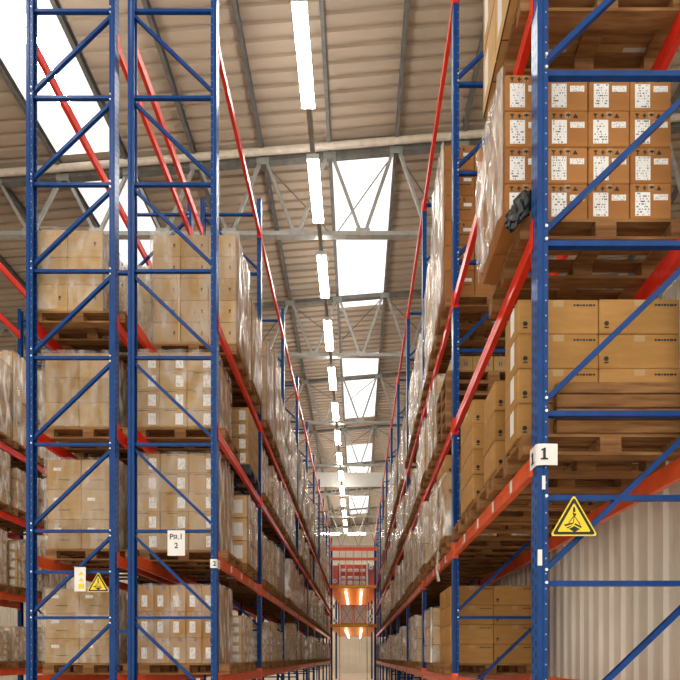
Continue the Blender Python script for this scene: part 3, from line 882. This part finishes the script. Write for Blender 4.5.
PX = [1.0 - 1.7 * k for k in range(-6, 10)]
for i, x in enumerate(PX):
    b = MB(); z = roof_z(x) - .005
    b.prism([(x - .045, z - .20), (x + .045, z - .20), (x + .045, z - .19), (x - .035, z - .19), (x - .035, z - .01), (x + .045, z - .01), (x + .045, z), (x - .045, z)], 'y', Y0, Y1 - .2)
    o = b.build('roof_purlin', 'steel_dark'); tag(o, 'long grey roof purlin under the deck, %s counted from the right side' % ORD[i], 'purlin', 'roof purlins')
TY = [12.5 + 5.0 * k for k in range(-3, 8)]
def truss_proto():
    e = empty('roof_truss')
    xl, xr = -15.6, 11.7
    tz = lambda x: roof_z(x) - .21
    b = MB(); b.bar((xl, 0, tz(xl) - .06), (xr, 0, tz(xr) - .06), .16, .12); b.build('top_chord', 'steel_dark', e)
    b = MB(); b.bar((xl, 0, ZB), (xr, 0, ZB), .15, .10); b.build('bottom_chord', 'galv', e)
    xs = [x for x in PX if xl < x < xr]
    for x in xs:
        lo = [x - .80, x + .80]
        for q in lo:
            if not xl < q < xr: continue
            b = MB(); s = .10 if q > x else -.10
            b.bar((x + s, 0, tz(x) - .12), (q, 0, ZB + .05), .07, .07); b.build('web_diagonal', 'galv', e)
        MB().box(x - .16, -.085, tz(x) - .20, x + .16, -.081, tz(x) - .02).build('gusset_plate', 'steel_mid', e)
        if x - .85 > xl: MB().box(x - .85 - .18, -.085, ZB - .02, x - .85 + .18, -.079, ZB + .12).build('gusset_plate', 'galv', e)
    return register(e)
TP = truss_proto()
for i, y in enumerate(TY):
    o = first_or_dup('truss', TP, (0, y, 0)); v = [q for q in TY if q > 6]
    tag(o, ('grey lattice roof truss, %s along the aisle from the near end' % ORD[i]), 'roof truss', 'roof trusses')
o = MB(); o.tube((-15.5, 12.30, roof_z(-15.5) - .21), (11.6, 12.30, roof_z(11.6) - .21), .075, 12)
o = o.build('roof_pipe', 'pipe'); tag(o, 'pale pipe running across the hall just before the first visible roof truss', 'pipe')
cnt = 0
for i, y in enumerate(TY):
    if y < 12 or y > 44: continue
    for x in (-2.4, 1.0):
        for sx in (-1, 1):
            z0 = roof_z(x) - .30
            b = MB(); b.tube((x + sx * .1, y + .1, z0), (x + sx * 1.6, y + 2.3, roof_z(x + sx * 1.6) - .23), .018, 6)
            o = b.build('bracing_rod', 'steel_dark'); tag(o, 'thin dark roof bracing rod %s the %s truss at the %s purlin, leaning %s' % ('behind', ORD[i], 'skylight' if x > 0 else 'left', 'left' if sx < 0 else 'right'), 'bracing rod', 'roof bracing rods')
# ---- lamps over the aisle
LZ = 10.5 + H
def lamp_proto():
    e = empty('hanging_lamp')
    MB().box(-.028, 0, .02, .028, 1.52, .076).build('batten', 'lamp_body', e)
    MB().box(-.13, -.006, -.03, .13, 0, .075).build('end_cap', 'lamp_body', e); MB().box(-.13, 1.52, -.03, .13, 1.526, .075).build('end_cap', 'lamp_body', e)
    for x in (-.075, .075): MB().tube((x, .001, .02), (x, 1.519, .02), .046, 12).build('tube', 'tube', e)
    return register(e)
LP = lamp_proto()
LY = [10.26 + 2.46 * k for k in range(-5, 13)]
for i, y in enumerate(LY):
    o = first_or_dup('lamp', LP, (-0.93, y, LZ)); tag(o, 'lit fluorescent lamp over the aisle, %s of the long row from the near end' % ORD[i], 'lamp', 'lamps over the aisle')
for i, y in enumerate([-2.1 + 2.46 * k for k in range(5)]):
    o = dup(LP, (-5.55, y, LZ)); tag(o, 'lit fluorescent lamp over the outer left aisle, %s of its row' % ORD[i], 'lamp', 'lamps over the outer aisle')
for x in (-6.0, 4.9):  # two extra lamp rows, added to brighten the far wall and platform
    for i in range(8):
        o = dup(LP, (x, 27.6 + 2.46 * i, LZ)); tag(o, 'added fluorescent lamp over the next aisle on the %s, far end, %s of its row' % ('left' if x < 0 else 'right', ORD[i]), 'lamp', 'added lamps over the next aisles')
for i, x in enumerate((-3.0, -0.8)):
    o = dup(LP, (x, 41.5, LZ - .05), -PI / 2); tag(o, 'lit lamp set crosswise at the far end of the aisle, %s' % ('over the left rack' if i == 0 else 'beside the skylight'), 'lamp', 'crosswise lamps')
b = MB(); b.box(-.05, LY[0], .077, .05, LY[-1] + 1.6, .14); b.build('lighting_track', 'steel_mid', None, (-0.93, 0, LZ))
tag(bpy.data.objects['lighting_track'], 'grey track carrying the long row of aisle lamps', 'lighting track')
o = MB().box(-2.6, 31.2, ZB + .10, 2.4, 31.26, ZB + 1.0).build('smoke_curtain', 'white'); tag(o, 'pale band hanging across the roof between two skylights above the platform', 'smoke curtain')

# ------------------------------------------------------------------ raised platform closing the aisle
MY = 29.0
mz = empty('mezzanine', (0, MY, 0)); tag(mz, 'orange two-level platform with red rails closing the far end of the aisle', 'platform')
ML, MR = -1.60, 1.165
for q, h in enumerate((1.80, 4.12)):
    z = H + h
    MB().box(ML + .03, .06, z, MR - .03, 14.0, z + .12).build('soffit', 'orange', mz)
    MB().box(ML, 0, z - .02, MR, .055, z + .16).build('edge_beam', 'orange', mz)
    MB().box(-1.02, -.012, z + .04, .62, -.001, z + .12).build('warning_strip', 'yellow', mz)
    for sx in (ML, MR - .05):
        MB().box(sx, .06, z - .05, sx + .05, 14.0, z + .16).build('side_beam', 'orange', mz)
    for x in (-.68, .26):
        for yy in (1.5, 6.5, 11.5): MB().box(x - .01, yy, z - .15, x + .01, yy + .02, z).build('light_hanger', 'galv', mz)
        l = MB().box(x - .055, .5, z - .20, x + .055, 12.5, z - .15).build('strip_light', 'strip', mz)
for x in (ML + .02, MR - .14):
    MB().box(x, .06, 0, x + .12, .18, H + 6.4).build('post', 'blue', mz)
for x in (-1.06, .58):
    MB().box(x, .06, 0, x + .05, .12, H + 6.4).build('inner_post', 'galv', mz)
for x in (-1.12, .66):
    for za in (1.96, 4.28): MB().box(x, .06, H + za, x + .05, .12, H + za + 1.3).build('side_post', 'blue', mz)
for x in (ML + .02, MR - .14): MB().box(x, 6.6, 0, x + .12, 6.72, H + 6.4).build('post', 'blue', mz)
z = H + 1.96                                  # lower gate with crossed braces
for q, (xa, xb) in enumerate(((-.98, -.22), (-.20, .56))):
    g = MB().box(xa + .03, .075, z + .05, xb - .03, .085, z + 1.10).build('gate_mesh', 'wall_beige', mz)
    b = MB(); bx = lambda x0, z0, x1, z1: b.box(x0, .03, z0, x1, .07, z1)
    bx(xa, z, xa + .05, z + 1.14); bx(xb - .05, z, xb, z + 1.14); bx(xa + .05, z, xb - .05, z + .05); bx(xa + .05, z + 1.09, xb - .05, z + 1.14)
    for s in (0, 1): b.bar((xa + .05, .05, z + (.05 if s else 1.09)), (xb - .05, .05, z + (1.09 if s else .05)), .03, .035, up=(0, 1, 0))
    b.build('gate_frame', 'rail_red', mz)
z = H + 4.28                                  # upper shutter panel, rails
MB().box(-1.0, .2, z, .56, .25, z + 1.25).build('gate_panel', 'rail_red', mz)
for zz, hh in ((5.75, .16), (6.32, .22)): MB().box(ML, .0, H + zz, MR, .055, H + zz + hh).build('guard_rail', 'rail_red', mz)
for xa, xb in ((ML + .15, -1.07), (.70, MR - .15)):
    MB().box(xa, .2, z, xb, .24, z + 1.2).build('side_panel', 'rail_red', mz)
for x in (-.70, -.22, .26): MB().box(x, .06, z, x + .05, .08, H + 6.4).build('rail_post', 'galv', mz)
i = 0
for row, (zz) in enumerate((4.30, 4.62, 5.06)):
    for c in range(4):
        x = -.80 + c * .38
        b = MB(); b.cbox(-.15, -.05, 0, .15, .05, .20 if row else .26, .04); o = b.build('sack', 'white', None, (x, MY + .135, H + zz + .003))
        if row: o.location.y = MY + .14
        sh = None
        tag(o, 'small white sack on the upper platform level, %s from the left, %s row' % (ORD[c], ('bottom', 'middle', 'upper')[row]), 'sack', 'white sacks on the platform')
    if row: MB().box(-.98, .08, H + zz - .02, .55, .195, H + zz).build('shelf', 'rail_red', mz)
for q, (x, zz) in enumerate(((-1.32, 2.15), (-1.38, 3.0), (.80, 2.05), (.80, 2.42), (.84, 3.0), (-1.32, 4.5), (.82, 5.3))):
    b = MB(); b.tube((0, 0, 0), (0, .05, 0), .13, 16); b.tube((0, -.01, 0), (0, -.001, 0), .05, 12, 1)
    o = b.build('reel', ['white', 'steel_dark'], None, (x, MY - .09, H + zz))
    tag(o, 'pale round reel on the front of the platform, %s side, %s' % ('left' if x < 0 else 'right', ('low', 'middle', 'low', 'above the lowest', 'middle', 'upper level', 'upper level')[q]), 'reel', 'round reels on the platform')

# ------------------------------------------------------------------ world, camera, view
w = bpy.data.worlds.new('World'); sc.world = w; w.use_nodes = True
bg = w.node_tree.nodes['Background']; bg.inputs[0].default_value = (1.0, 0.94, 0.86, 1); bg.inputs[1].default_value = 1.35
cam = bpy.data.cameras.new('Camera'); co = bpy.data.objects.new('Camera', cam); COL.objects.link(co); sc.camera = co
co.location = (0, 0, H); co.rotation_euler = (PI / 2, 0, 0)
cam.sensor_width = 36; cam.sensor_fit = 'HORIZONTAL'; cam.lens = F / 680 * 36; cam.shift_x = -17 / 680; cam.shift_y = 317 / 680
cam.clip_start = 0.05; cam.clip_end = 200
sc.view_settings.view_transform = 'Standard'; sc.view_settings.look = 'None'; sc.view_settings.gamma = 1.0; sc.view_settings.use_curve_mapping = False
sc.view_settings.exposure = 0.38
sc.cycles.use_denoising = True
sc.cycles.max_bounces = 10; sc.cycles.diffuse_bounces = 5; sc.cycles.transparent_max_bounces = 24
bpy.context.view_layer.update()
